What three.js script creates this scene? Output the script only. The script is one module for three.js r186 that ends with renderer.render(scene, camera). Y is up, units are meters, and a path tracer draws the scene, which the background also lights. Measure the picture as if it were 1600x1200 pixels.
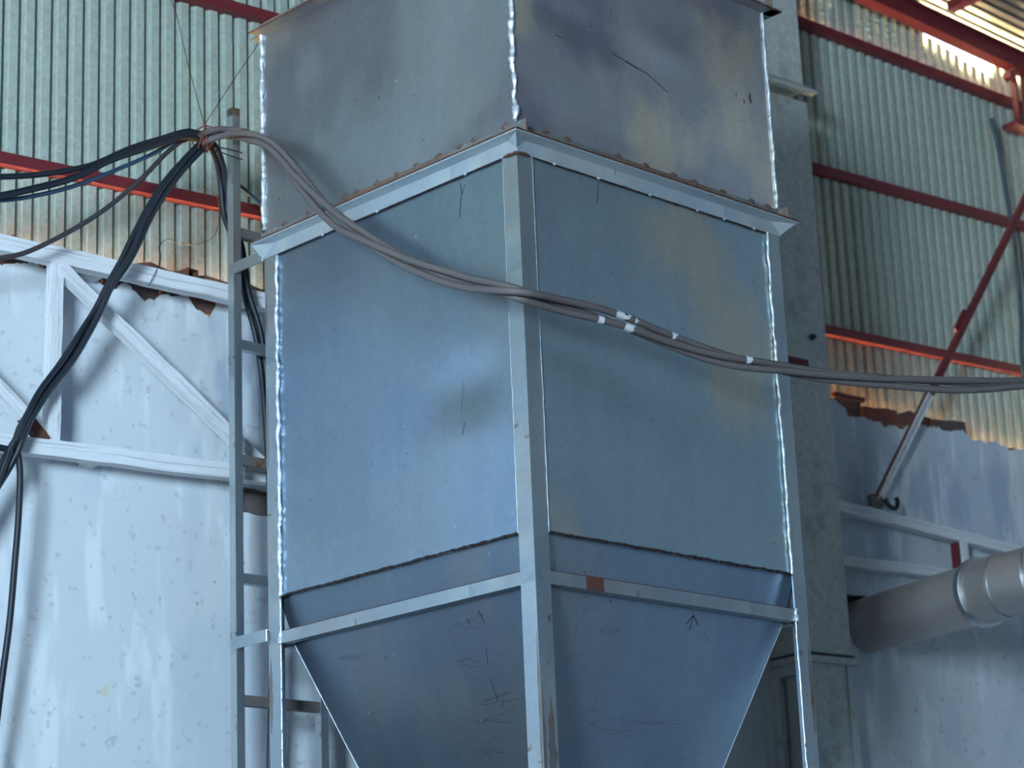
import * as THREE from 'three';
import { mergeGeometries, mergeVertices } from 'three/addons/utils/BufferGeometryUtils.js';
import { RectAreaLightUniformsLib } from 'three/addons/lights/RectAreaLightUniformsLib.js';

// ---------------------------------------------------------------- camera, sky, sun, daylight, exposure
const scene = new THREE.Scene();
const renderer = new THREE.WebGLRenderer({ antialias: true });
renderer.toneMapping = THREE.LinearToneMapping;
renderer.toneMappingExposure = 1.0;
renderer.shadowMap.enabled = true;
RectAreaLightUniformsLib.init();

const camera = new THREE.PerspectiveCamera(18.6493, 4 / 3, 0.1, 120);
camera.position.set(-4.3808, 1.6, 5.4164);
camera.quaternion.setFromRotationMatrix(new THREE.Matrix4().makeBasis(
  new THREE.Vector3(0.788309, -0.040213, 0.613964),
  new THREE.Vector3(-0.141094, 0.959456, 0.244002),
  new THREE.Vector3(-0.598883, -0.278976, 0.750674)));
camera.focus = 7.5;
camera.userData.fStop = 3.2;

scene.background = new THREE.Color().setRGB(2.6, 3.2, 4.0);          // bright hazy sky

const sun = new THREE.DirectionalLight(new THREE.Color().setRGB(1, 0.78, 0.42), 500);   // behind the back wall
sun.position.set(8.0, 12, -2.5);
sun.target.position.set(1, 0, -2.5);
sun.castShadow = true;
sun.shadow.mapSize.set(2048, 2048);
Object.assign(sun.shadow.camera, { left: -16, right: 16, top: 16, bottom: -16, near: 1, far: 40 });
scene.add(sun, sun.target);

// daylight in the big opening of the front wall, behind the camera and to its left
const openingLight = new THREE.RectAreaLight(new THREE.Color().setRGB(0.58, 0.81, 1.0), 112, 2.6, 2.2);
openingLight.position.set(-8.3, 3.3, 6.18);
openingLight.lookAt(-8.3, 3.3, 0);
scene.add(openingLight);

// ---------------------------------------------------------------- small tools
function rng(seed) { let a = seed >>> 0; return () => { a = (a + 0x6d2b79f5) | 0; let t = Math.imul(a ^ (a >>> 15), 1 | a); t = (t + Math.imul(t ^ (t >>> 7), 61 | t)) ^ t; return ((t ^ (t >>> 14)) >>> 0) / 4294967296; }; }
const V3 = (x, y, z) => new THREE.Vector3(x, y, z);
const lin = (r, g, b) => new THREE.Color().setRGB(r, g, b);
const clamp = (x, a = 0, b = 1) => Math.min(b, Math.max(a, x));
const sstep = (a, b, x) => { const t = clamp((x - a) / (b - a)); return t * t * (3 - 2 * t); };
function hash(ix, iy, s) { let h = Math.imul(ix, 374761393) + Math.imul(iy, 668265263) + Math.imul(s, 1274126177); h = Math.imul(h ^ (h >>> 13), 1274126177); return ((h ^ (h >>> 16)) >>> 0) / 4294967296; }
function vnoise(x, y, s) {
  const ix = Math.floor(x), iy = Math.floor(y), fx = x - ix, fy = y - iy, u = fx * fx * (3 - 2 * fx), v = fy * fy * (3 - 2 * fy);
  const a = hash(ix, iy, s), b = hash(ix + 1, iy, s), c = hash(ix, iy + 1, s), d = hash(ix + 1, iy + 1, s);
  return a + (b - a) * u + (c - a) * v + (a - b - c + d) * u * v;
}
function fbm(x, y, s, n = 4) { let t = 0, a = 0.5, w = 0; for (let i = 0; i < n; i++) { t += a * vnoise(x, y, s + i * 17); w += a; a *= 0.5; x = x * 2.03 + 3.1; y = y * 2.03 + 1.7; } return t / w; }
const byte = (x) => Math.round(255 * clamp(x));
const mix3 = (a, b, t) => [a[0] + (b[0] - a[0]) * t, a[1] + (b[1] - a[1]) * t, a[2] + (b[2] - a[2]) * t];

// canvas of w x h pixels for a piece of wm x hm metres; paint(x, y) in metres from the lower left gives an sRGB colour; marks(ctx, X, Y) draws on it
function colourMap(w, h, wm, hm, paint, marks) {
  const c = document.createElement('canvas'); c.width = w; c.height = h;
  const ctx = c.getContext('2d'), im = ctx.createImageData(w, h);
  for (let j = 0, k = 0; j < h; j++) for (let i = 0; i < w; i++, k += 4) {
    const q = paint((i + 0.5) / w * wm, (1 - (j + 0.5) / h) * hm);
    const dth = (hash(i, j, 99) - 0.5) * 0.014; im.data[k] = byte(q[0] + dth); im.data[k + 1] = byte(q[1] + dth); im.data[k + 2] = byte(q[2] + dth); im.data[k + 3] = 255;
  }
  ctx.putImageData(im, 0, 0);
  if (marks) { ctx.lineCap = 'round'; marks(ctx, (x) => x / wm * w, (y) => (1 - y / hm) * h); }
  const t = new THREE.CanvasTexture(c);
  t.colorSpace = THREE.SRGBColorSpace; t.wrapS = t.wrapT = THREE.RepeatWrapping; t.magFilter = THREE.LinearFilter;
  return t;
}
function greyMap(n, f) {
  const d = new Uint8Array(n * n * 4);
  for (let j = 0; j < n; j++) for (let i = 0; i < n; i++) { const v = byte(f(i / n, j / n)), k = (j * n + i) * 4; d[k] = d[k + 1] = d[k + 2] = v; d[k + 3] = 255; }
  const t = new THREE.DataTexture(d, n, n); t.wrapS = t.wrapT = THREE.RepeatWrapping; t.magFilter = THREE.LinearFilter; t.needsUpdate = true;
  return t;
}
// a noise that repeats over the unit square
function tile(u, v, f, s, n = 4) {
  const a = fbm(u * f, v * f, s, n), b = fbm((u - 1) * f, v * f, s, n), c = fbm(u * f, (v - 1) * f, s, n), d = fbm((u - 1) * f, (v - 1) * f, s, n);
  return (a * (1 - u) + b * u) * (1 - v) + (c * (1 - u) + d * u) * v;
}

// texture coordinates in metres, by the way each triangle faces
function metreUV(g) {
  if (g.index) g = g.toNonIndexed();
  const p = g.attributes.position, uv = new Float32Array(p.count * 2), a = V3(), b = V3(), c = V3();
  for (let i = 0; i < p.count; i += 3) {
    a.fromBufferAttribute(p, i); b.fromBufferAttribute(p, i + 1); c.fromBufferAttribute(p, i + 2);
    const n = b.clone().sub(a).cross(c.clone().sub(a)), ax = Math.abs(n.x), ay = Math.abs(n.y), az = Math.abs(n.z);
    [a, b, c].forEach((q, k) => {
      const [u, v] = ax >= ay && ax >= az ? [q.z, q.y] : ay >= az ? [q.x, q.z] : [q.x, q.y];
      uv[(i + k) * 2] = u; uv[(i + k) * 2 + 1] = v;
    });
  }
  g.setAttribute('uv', new THREE.BufferAttribute(uv, 2));
  return g;
}
const taken = {};
function numbered(name) { const n = taken[name] = (taken[name] ?? -1) + 1; return n ? `${name}_${String(n).padStart(3, '0')}` : name; }
function mesh(name, g, m, parent) { const o = new THREE.Mesh(g, m); o.name = parent === scene ? numbered(name) : name; o.castShadow = o.receiveShadow = true; parent.add(o); return o; }
function thing(name, label, category, pos = [0, 0, 0], turn = 0, group) {
  const o = new THREE.Group(); o.name = numbered(name); o.position.set(...pos); o.rotation.y = turn; o.userData = { label, category };
  if (group) o.userData.group = group;
  scene.add(o); return o;
}
function tag(o, label, category, group) { o.userData.label = label; o.userData.category = category; if (group) o.userData.group = group; return o; }
function structure(o, label, category) { o.userData.kind = 'structure'; o.userData.label = label; o.userData.category = category; return o; }
// box between two corners
function bx(x0, x1, y0, y1, z0, z1) { const g = new THREE.BoxGeometry(Math.abs(x1 - x0), Math.abs(y1 - y0), Math.abs(z1 - z0)); g.translate((x0 + x1) / 2, (y0 + y1) / 2, (z0 + z1) / 2); return metreUV(g); }
// a profile (list of [a, b]) swept from p along dir; its a axis points along ax, its b axis along dir x ax
function sweep(profile, p, q, ax, bevel = 0.0012) {
  const s = new THREE.Shape(profile.map((k) => new THREE.Vector2(k[0], k[1]))), dir = q.clone().sub(p), len = dir.length(); dir.normalize();
  const g = new THREE.ExtrudeGeometry(s, { depth: len - 2 * bevel, bevelEnabled: bevel > 0, bevelSize: bevel, bevelThickness: bevel, bevelOffset: -bevel, bevelSegments: 1, steps: 1 });
  g.translate(0, 0, bevel);
  const x = ax.clone().addScaledVector(dir, -ax.dot(dir)).normalize(), y = dir.clone().cross(x);
  metreUV(g);
  g.applyMatrix4(new THREE.Matrix4().makeBasis(x, y, dir).setPosition(p));
  return g;
}
const elProfile = (a, b, t) => [[0, 0], [a, 0], [a, t], [t, t], [t, b], [0, b]];
const rectProfile = (a, b) => [[-a / 2, -b / 2], [a / 2, -b / 2], [a / 2, b / 2], [-a / 2, b / 2]];
const bar = (p, q, a, b, ax = V3(0, 0, 1)) => sweep(rectProfile(a, b), p, q, ax);
// a cable along points, radius r
function tube(points, r, seg = 12, radial = 10) {
  const c = new THREE.CatmullRomCurve3(points, false, 'centripetal');
  return new THREE.TubeGeometry(c, Math.max(8, Math.round(points.length * seg)), r, radial, false);
}
// centre line of one strand of a twisted bundle
function strand(points, k, n, off, turns, wob, seed) {
  const c = new THREE.CatmullRomCurve3(points, false, 'centripetal'), N = 150, out = [];
  for (let i = 0; i <= N; i++) {
    const t = i / N, p = c.getPoint(t), d = c.getTangent(t), s = d.clone().cross(V3(0, 1, 0)).normalize(), u = s.clone().cross(d).normalize();
    const a = (k / n + turns * t) * Math.PI * 2 + (fbm(t * 9, k * 3.3, seed, 2) - 0.5) * 2.4, o = off * (1 + wob * (fbm(t * 12, k * 7.1 + 5, seed + 5, 2) - 0.4));
    out.push(p.addScaledVector(s, Math.cos(a) * o).addScaledVector(u, Math.sin(a) * o));
  }
  return out;
}

// ---------------------------------------------------------------- materials
const fine = greyMap(512, (u, v) => 0.5 + (tile(u, v, 40, 3, 3) - 0.5) * 0.9);
const coarse = greyMap(512, (u, v) => tile(u, v, 9, 11, 5));
const rep = (t, x, y = x) => { const c = t.clone(); c.repeat.set(x, y); c.needsUpdate = true; return c; };
const std = (o) => new THREE.MeshStandardMaterial(o);

// bare mild steel with mill scale; each sheet has its own stains and marks
function steelMap(wm, hm, seed, tones, marks, n = 768) {
  const [base, dusty, blue, amount, blueAmount, where] = tones;
  return colourMap(n, Math.round(n * hm / wm), wm, hm, (x, y) => {
    const a = fbm(x * 2.1 + seed, y * 1.5, seed, 5), b = fbm(x * 2.9 + 9, y * 2.3 + seed, seed + 40, 4), g = fbm(x * 60, y * 60, seed + 7, 2), s = fbm(x * 22, y * 2.5, seed + 90, 3);
    let c = mix3(base, dusty, sstep(0.5, 0.7, a + (where ? where(x, y) : 0)) * amount);
    c = mix3(c, blue, sstep(0.52, 0.72, b) * blueAmount);
    const k = 1 + (g - 0.5) * 0.05 + (s - 0.5) * 0.04;
    return [c[0] * k, c[1] * k, c[2] * k];
  }, (ctx, X, Y) => {
    const r = rng(seed * 31 + 5);
    for (let i = 0; i < 46; i++) {                                     // flecks of weld spatter and scratches
      const x = r() * wm, y = r() * hm;
      ctx.fillStyle = r() < 0.6 ? 'rgba(225,232,238,0.75)' : 'rgba(40,36,40,0.7)';
      ctx.beginPath(); ctx.ellipse(X(x), Y(y), 0.6 + r() * 1.2, 0.6 + r() * 1.6, r() * 3, 0, 7); ctx.fill();
    }
    for (let i = 0; i < 10; i++) {
      const x = r() * wm, y = r() * hm, a = r() * 6.3, l = 0.02 + r() * 0.06;
      ctx.strokeStyle = r() < 0.5 ? 'rgba(220,228,235,0.25)' : 'rgba(50,48,52,0.3)'; ctx.lineWidth = 0.8;
      ctx.beginPath(); ctx.moveTo(X(x), Y(y)); ctx.lineTo(X(x + Math.cos(a) * l), Y(y + Math.sin(a) * l)); ctx.stroke();
    }
    if (marks) marks(ctx, X, Y);
  });
}
const steel = (map, wm, hm, o = {}) => std({ map: rep(map, 1 / wm, 1 / hm), metalness: 0.9, roughness: 0.35, ...o });
function marker(ctx, X, Y, pts, w = 1.6, col = 'rgba(22,24,30,0.92)') { ctx.strokeStyle = col; ctx.lineWidth = w; ctx.beginPath(); pts.forEach((p, i) => (i ? ctx.lineTo(X(p[0]), Y(p[1])) : ctx.moveTo(X(p[0]), Y(p[1])))); ctx.stroke(); }
function chip(ctx, X, Y, x, y, w, h, col, seed) {
  const r = rng(seed); ctx.fillStyle = col; ctx.beginPath();
  for (let i = 0; i < 9; i++) { const a = i / 9 * 6.283, k = 0.6 + r() * 0.7; const px = X(x + Math.cos(a) * w * k), py = Y(y + Math.sin(a) * h * k); i ? ctx.lineTo(px, py) : ctx.moveTo(px, py); }
  ctx.fill();
}

const barMap = steelMap(1, 1, 71, [[0.76, 0.79, 0.80], [0.68, 0.61, 0.55], [0.66, 0.71, 0.76], 0.45, 0.5], (ctx, X, Y) => {
  const r = rng(4); for (let i = 0; i < 40; i++) chip(ctx, X, Y, r(), r(), 0.002 + r() * 0.006, 0.003 + r() * 0.022, `rgba(${105 + r() * 35},${66 + r() * 14},${50},${0.12 + r() * 0.3})`, i + 50);
}, 512);
const mBar = std({ map: barMap, metalness: 0.9, roughness: 0.42 });
const rustBarMap = steelMap(1, 1, 77, [[0.50, 0.47, 0.45], [0.47, 0.33, 0.26], [0.42, 0.40, 0.42], 0.95, 0.6], (ctx, X, Y) => {
  const r = rng(9); for (let i = 0; i < 60; i++) chip(ctx, X, Y, r(), r(), 0.005 + r() * 0.02, 0.005 + r() * 0.03, `rgba(${110 + r() * 40},${58 + r() * 16},${38},${0.3 + r() * 0.4})`, i + 90);
}, 512);
const mRustBar = std({ map: rustBarMap, metalness: 0.45, roughness: 0.62, bumpMap: rep(fine, 4), bumpScale: 0.0006 });
const flangeMap = steelMap(1, 1, 83, [[0.54, 0.53, 0.51], [0.50, 0.38, 0.31], [0.45, 0.46, 0.48], 0.7, 0.5], (ctx, X, Y) => {
  const r = rng(12); for (let i = 0; i < 40; i++) chip(ctx, X, Y, r(), r(), 0.005 + r() * 0.02, 0.003 + r() * 0.012, `rgba(${120 + r() * 30},${60 + r() * 12},${44},${0.3 + r() * 0.4})`, i + 190);
}, 512);
const mFlange = std({ map: flangeMap, metalness: 0.4, roughness: 0.6, bumpMap: rep(fine, 4), bumpScale: 0.0005 });
const mSeam = std({ color: lin(0.035, 0.022, 0.022), roughness: 0.85 });
const mLip = std({ map: barMap, color: lin(1, 1, 1), metalness: 0.45, roughness: 0.5 });
const mRustEdge = std({ color: lin(0.12, 0.042, 0.03), roughness: 0.85, bumpMap: rep(fine, 6), bumpScale: 0.0008 });
const mWeld = std({ color: lin(0.86, 0.88, 0.9), metalness: 0.6, roughness: 0.3, bumpMap: rep(fine, 10), bumpScale: 0.0012 });
const mTack = std({ color: lin(0.22, 0.14, 0.11), metalness: 0.5, roughness: 0.55, bumpMap: rep(fine, 20), bumpScale: 0.001 });
const mGalv = std({ map: rep(steelMap(1, 1, 91, [[0.80, 0.76, 0.74], [0.78, 0.66, 0.56], [0.70, 0.70, 0.73], 0.9, 0.5], null, 512), 0.8), metalness: 0.6, roughness: 0.42, bumpMap: rep(fine, 3), bumpScale: 0.0005 });
const mBright = std({ color: lin(0.7, 0.72, 0.74), metalness: 0.95, roughness: 0.25, bumpMap: rep(fine, 6), bumpScale: 0.0005 });
const mRoof = std({ color: lin(0.12, 0.135, 0.165), metalness: 0.6, roughness: 0.32, bumpMap: rep(fine, 2), bumpScale: 0.0004 });
const paintMap = (seed, base, worn, amount) => colourMap(512, 512, 1, 1, (x, y) => {
  const a = fbm(x * 8, y * 8, seed, 5), g = fbm(x * 70, y * 70, seed + 3, 2), c = mix3(base, worn, sstep(0.58, 0.74, a) * amount), k = 1 + (g - 0.5) * 0.16;
  return [c[0] * k, c[1] * k, c[2] * k];
});
const mRed = std({ map: paintMap(31, [0.42, 0.135, 0.17], [0.35, 0.125, 0.15], 0.8), roughness: 0.55, bumpMap: rep(fine, 3), bumpScale: 0.0006 });
const mColumn = std({ map: paintMap(37, [0.76, 0.78, 0.765], [0.69, 0.70, 0.685], 0.9), metalness: 0.25, roughness: 0.6, bumpMap: rep(fine, 3), bumpScale: 0.0005 });
const mWhitewash = std({ map: paintMap(41, [0.86, 0.86, 0.87], [0.74, 0.73, 0.74], 0.9), roughness: 0.85, bumpMap: rep(coarse, 2), bumpScale: 0.0008 });
const mSheet = std({ map: paintMap(43, [0.655, 0.695, 0.655], [0.635, 0.67, 0.63], 0.6), metalness: 0.05, roughness: 0.5, bumpMap: rep(fine, 1.5), bumpScale: 0.0005 });
const mBrick = [0, 1, 2].map((i) => std({ map: paintMap(51 + i, [[0.42, 0.30, 0.27], [0.47, 0.29, 0.24], [0.36, 0.29, 0.28]][i], [0.33, 0.26, 0.25], 0.9), roughness: 0.95, bumpMap: rep(coarse, 6), bumpScale: 0.006 }));
const mMortar = std({ map: paintMap(57, [0.40, 0.37, 0.36], [0.33, 0.30, 0.30], 0.9), roughness: 0.97, bumpMap: rep(coarse, 4), bumpScale: 0.01 });
const mCable = std({ color: lin(0.14, 0.118, 0.115), roughness: 0.62, bumpMap: rep(fine, 8, 2), bumpScale: 0.0006 });
const mCableBlack = std({ color: lin(0.008, 0.012, 0.02), roughness: 0.5 });
const mCableDark = std({ color: lin(0.045, 0.036, 0.04), roughness: 0.55 });
const mCableBlue = std({ color: lin(0.02, 0.05, 0.09), roughness: 0.4 });
const mWire = std({ color: lin(0.06, 0.05, 0.05), metalness: 0.4, roughness: 0.6 });
const mRustWire = std({ color: lin(0.20, 0.055, 0.03), metalness: 0.2, roughness: 0.75 });
const mPaint = std({ color: lin(0.72, 0.73, 0.76), roughness: 0.8, bumpMap: rep(coarse, 12), bumpScale: 0.003 });
const mConcrete = std({ map: paintMap(61, [0.40, 0.39, 0.38], [0.34, 0.33, 0.33], 0.8), roughness: 0.9 });
const mAsphalt = std({ color: lin(0.05, 0.05, 0.055), roughness: 0.95 });
const mDado = std({ map: paintMap(67, [0.30, 0.31, 0.34], [0.25, 0.26, 0.28], 0.8), roughness: 0.8 });
const mYard = std({ map: paintMap(63, [0.80, 0.74, 0.62], [0.72, 0.66, 0.55], 0.8), roughness: 0.95 });

// ---------------------------------------------------------------- the shed
const ZP = -1.75, ZS = -1.93;                        // faces of the plaster and of the cladding
const roofY = (x) => 6.745 - 0.1 * (x - 4.33);
structure(mesh('floor', bx(-13.2, 5.4, -0.15, 0, -1.8, 6.4), mConcrete, scene), 'grey concrete floor of the shed', 'floor');
structure(mesh('ground', bx(-30, 22, -0.25, -0.16, -26, -1.85), mYard, scene), 'sunlit pale yard behind the shed', 'ground');
structure(mesh('ground', bx(-30, 22, -0.25, -0.16, 6.4, 26), mAsphalt, scene), 'dark yard in front of the shed door', 'ground');
const mWallPlain = std({ map: paintMap(65, [0.74, 0.76, 0.79], [0.66, 0.68, 0.72], 0.8), roughness: 0.92 });
structure(mesh('wall_left', bx(-13.2, -13, 0, 8.42, -1.9, 6.4), mWallPlain, scene), 'whitewashed side wall of the shed', 'wall');
structure(mesh('wall_right', bx(5.1, 5.3, 0, 6.7, -1.92, 6.4), mWallPlain, scene), 'whitewashed side wall at the shed corner', 'wall');
{
  const s = new THREE.Shape([[-13, 0], [5.1, 0], [5.1, roofY(5.1) - 0.2], [-13, roofY(-13) - 0.2]].map((p) => new THREE.Vector2(...p)));
  s.holes.push(new THREE.Path([[-9.6, 2.2], [-7.0, 2.2], [-7.0, 4.4], [-9.6, 4.4]].map((p) => new THREE.Vector2(...p))));
  const g = new THREE.ExtrudeGeometry(s, { depth: 0.2, bevelEnabled: false }); g.translate(0, 0, 6.2);
  structure(mesh('wall_front', metreUV(g), mWallPlain, scene), 'front wall with a large open window', 'wall');
}

// back wall: plaster with a broken top edge on brick, corrugated sheets above
const wallBack = new THREE.Group(); wallBack.name = 'wall_back'; scene.add(wallBack);
structure(wallBack, 'whitewashed plaster wall with green corrugated sheets above it', 'wall');
const plasterMap = colourMap(2048, 1024, 7, 3.5, (x, y) => {
  const X = x - 1.5, Y = y + 1.2;
  const upper = sstep(3.66, 3.74, Y + (fbm(X * 9, Y * 9, 5, 2) - 0.5) * 0.1);       // the band above the lower chord got fewer coats
  const a = fbm(X * 2.4, Y * 1.7, 7, 5), b = fbm(X * 6, Y * 2.2, 19, 4), g = fbm(X * 40, Y * 34, 23, 3), s = fbm(X * 14, Y * 3, 29, 4);
  let c = [0.80, 0.815, 0.83];
  c = mix3(c, [0.70, 0.745, 0.80], sstep(0.42, 0.66, a) * (0.35 + 0.45 * upper));
  c = mix3(c, [0.64, 0.69, 0.76], sstep(0.54, 0.74, b) * (0.18 + 0.6 * upper));
  c = mix3(c, [0.90, 0.91, 0.92], sstep(0.56, 0.76, s) * 0.6);
  c = mix3(c, [0.60, 0.60, 0.62], sstep(0.70, 0.82, g) * 0.35);
  return c;
}, (ctx, X, Y) => {
  const r = rng(77), m = (x, y) => [X(x + 1.5), Y(y - 1.2)];
  for (let i = 0; i < 45; i++) {
    const [x, y] = m(-1.3 + r() * 6.3, 2.2 + r() * 2.2); ctx.fillStyle = `rgba(${70 + r() * 60},${65 + r() * 60},${70 + r() * 60},${0.25 + r() * 0.5})`;
    ctx.beginPath(); ctx.ellipse(x, y, 0.5 + r() * 1.4, 0.5 + r() * 1.6, r() * 3, 0, 7); ctx.fill();
  }
  for (let i = 0; i < 34; i++) {                                        // brush runs
    const [x, y] = m(-1.2 + r() * 6, 3.0 + r() * 1.4); ctx.strokeStyle = `rgba(${110 + r() * 90},${125 + r() * 80},${150 + r() * 60},0.22)`; ctx.lineWidth = 1 + r() * 4;
    ctx.beginPath(); ctx.moveTo(x, y); ctx.lineTo(x + (r() - 0.5) * 8, y + 20 + r() * 60); ctx.stroke();
  }
  const [x, y] = m(-0.51, 2.89); ctx.fillStyle = 'rgba(214,196,160,0.55)'; ctx.beginPath(); ctx.ellipse(x, y, 4, 7, 0.2, 0, 7); ctx.fill();
  const [x2, y2] = m(3.95, 2.55); ctx.fillStyle = 'rgba(80,84,96,0.5)'; ctx.beginPath(); ctx.ellipse(x2, y2, 7, 5, 0, 0, 7); ctx.fill();
});
plasterMap.repeat.set(1 / 7, 1 / 3.5); plasterMap.offset.set(1.5 / 7, -1.2 / 3.5);
const plasterBump = greyMap(1024, (u, v) => 0.55 + (tile(u, v, 10, 33, 5) - 0.5) * 0.7 + (tile(u, v, 60, 35, 2) - 0.5) * 0.18);
const mPlaster = std({ map: plasterMap, roughness: 0.93, bumpMap: rep(plasterBump, 0.55), bumpScale: 0.005 });
{
  const r = rng(5), top = [];
  const edge = (x) => x < 0.6 ? 4.405 - 0.012 * Math.sin(x * 4) : 4.425 + 0.03 * Math.sin(x * 2.3 + 1);
  for (let x = 5.1; x > -13; x -= x > -1.6 ? 0.007 + r() * 0.012 : 0.5) {
    let y = edge(x) + (fbm(x * 9, 1, 71, 4) - 0.5) * 0.11 + (r() - 0.5) * 0.012;
    if (x > -0.56 && x < -0.28) y -= 0.05 * sstep(-0.56, -0.5, x) * sstep(-0.28, -0.33, x) + 0.05 * (fbm(x * 20, 4, 9, 2) - 0.3);             // lost patch under the chord
    if (x > -0.28 && x < -0.20) y -= 0.02;
    y -= 0.075 * sstep(-0.20, -0.15, x) * sstep(-0.03, -0.09, x) * (0.7 + 0.6 * fbm(x * 26, 8, 5, 2));
    if (x > -0.78 && x < -0.66) y -= 0.03;
    if (x > 3.3 && x < 3.75) y -= 0.035;
    top.push([x, y]);
  }
  const s = new THREE.Shape([[-13, 0], [5.1, 0], ...top, [-13, 4.42]].map((p) => new THREE.Vector2(...p)));
  const hole = (x0, x1, y0, y1, seed) => {
    const q = rng(seed), pts = [], n = 16;
    for (let i = 0; i < n; i++) { const a = i / n * Math.PI * 2, c = Math.cos(a), d = Math.sin(a), k = 1 / Math.max(Math.abs(c), Math.abs(d)) * (0.82 + q() * 0.2); pts.push(new THREE.Vector2((x0 + x1) / 2 + c * k * (x1 - x0) / 2, (y0 + y1) / 2 + d * k * (y1 - y0) / 2)); }
    s.holes.push(new THREE.Path(pts));
  };
  hole(0.0, 0.22, 3.575, 3.685, 3); hole(3.17, 3.38, 3.36, 3.565, 8);
  const g = new THREE.ExtrudeGeometry(s, { depth: 0.022, bevelEnabled: false }); g.translate(0, 0, ZP - 0.022);
  mesh('plaster', metreUV(g), mPlaster, wallBack);
  // masonry behind the plaster, with the two knocked-out holes, then the laid bricks that show along the broken top
  const core = new THREE.Shape([[-13, 0], [5.1, 0], [5.1, 4.255], [-13, 4.255]].map((p) => new THREE.Vector2(...p)));
  for (const [x0, x1, y0, y1] of [[0.01, 0.21, 3.585, 3.68], [3.18, 3.37, 3.37, 3.56]]) core.holes.push(new THREE.Path([[x0, y0], [x1, y0], [x1, y1], [x0, y1]].map((p) => new THREE.Vector2(...p))));
  const cg = new THREE.ExtrudeGeometry(core, { depth: 0.06, bevelEnabled: false }); cg.translate(0, 0, ZP - 0.082);
  mesh('masonry', metreUV(cg), mMortar, wallBack);
  mesh('masonry', bx(-13, 5.1, 0, 4.2, ZP - 0.089, ZP - 0.082), mMortar, wallBack);
  mesh('masonry', bx(-13, -1.6, 4.255, 4.43, ZP - 0.082, ZP - 0.022), mMortar, wallBack);
  for (let row = 0; row < 3; row++) {
    for (let x = -1.6 + (row % 2) * 0.12; x < 5.05; x += 0.24) {
      const y0 = 4.258 + row * 0.078, w = Math.min(0.228, 5.09 - x);
      if (row === 2 && (x > 3.95 || (x > -1.2 && x < 0.6 && hash(Math.round(x * 100), 3, 8) < 0.45))) continue;
      const g2 = new THREE.BoxGeometry(w, 0.068, 0.06, 3, 2, 1), q = rng(Math.round(x * 1000) + row), p = g2.attributes.position;
      for (let i = 0; i < p.count; i++) { const h = (a) => (hash(Math.round(p.getX(i) * 500), Math.round(p.getY(i) * 500) * 7 + Math.round(p.getZ(i) * 500), row * 91 + Math.round(x * 100) + a) - 0.5); p.setXYZ(i, p.getX(i) + h(1) * 0.006, p.getY(i) + h(2) * (row === 2 && p.getY(i) > 0 ? 0.03 : 0.006), p.getZ(i) + h(3) * 0.008); }
      g2.rotateY((q() - 0.5) * 0.05); g2.translate(x + w / 2, y0 + 0.034, ZP - 0.054);
      g2.computeVertexNormals();
      mesh('brick', metreUV(g2), mBrick[Math.floor(q() * 3)], wallBack);
    }
  }
}
structure(mesh('baseboard_back', bx(-13, 2.6, 0, 2.38, ZP, ZP + 0.012), mDado, scene), 'dark painted band along the foot of the plaster wall', 'dado');
// corrugated cladding, one sheet after another
const PITCH = 0.066;
function corrugated(n, len, depth = 0.03, thick = 0.0008, pitch = PITCH) {      // ribs along +y, across +x, ridges towards +z
  const front = [], shape = [[0.0, 0.5], [0.03, 0.06], [0.06, 0.0], [0.20, 0.0], [0.25, 0.08], [0.37, 0.86], [0.42, 1.0], [0.93, 1.0], [0.97, 0.92]];
  for (let i = 0; i < n; i++) for (const [a, b] of shape) front.push([(i + a) * pitch, b * depth]);
  front.push([n * pitch, 0.5 * depth]);
  const loop = [...front, ...front.slice().reverse().map((p) => [p[0], p[1] - thick])];
  const g = new THREE.ExtrudeGeometry(new THREE.Shape(loop.map((p) => new THREE.Vector2(p[0], -p[1]))), { depth: len, bevelEnabled: false, steps: 1 });
  g.rotateX(-Math.PI / 2);                                             // extrusion (z) -> +y; shape -y -> +z
  return g;
}
{
  const sheet = 11;
  let i = 0;
  for (let x = -12.95; x < 5.0; x += sheet * PITCH, i++) {
    const n = Math.min(sheet + 1, Math.floor((5.1 - x) / PITCH)); if (n < 1) break;
    const bottom = 4.43 + (hash(i, 1, 4) - 0.5) * 0.03, lap = (i % 2) * 0.0016;
    const far = x > 3.45, topAt = (k) => far ? 0 : roofY(k) - 0.12;
    const g = corrugated(n, 1);
    const p = g.attributes.position;
    for (let k = 0; k < p.count; k++) {
      const wx = x + p.getX(k), up = p.getY(k) > 0.5;
      let top = wx < 4.29 ? roofY(wx) + 0.09 : roofY(wx) - 0.10;
      if (wx > 4.29 && wx < 4.80) top = 6.612 - 0.235 * (wx - 4.29) + (hash(Math.floor(wx / PITCH), 7, 2) - 0.5) * 0.01;   // torn away below the beam
      p.setXYZ(k, wx, up ? top : bottom, ZS - 0.008 + p.getZ(k) + lap);
    }
    g.computeVertexNormals();
    mesh('corrugated_sheet', metreUV(g), mSheet, wallBack);
  }
}

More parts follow.
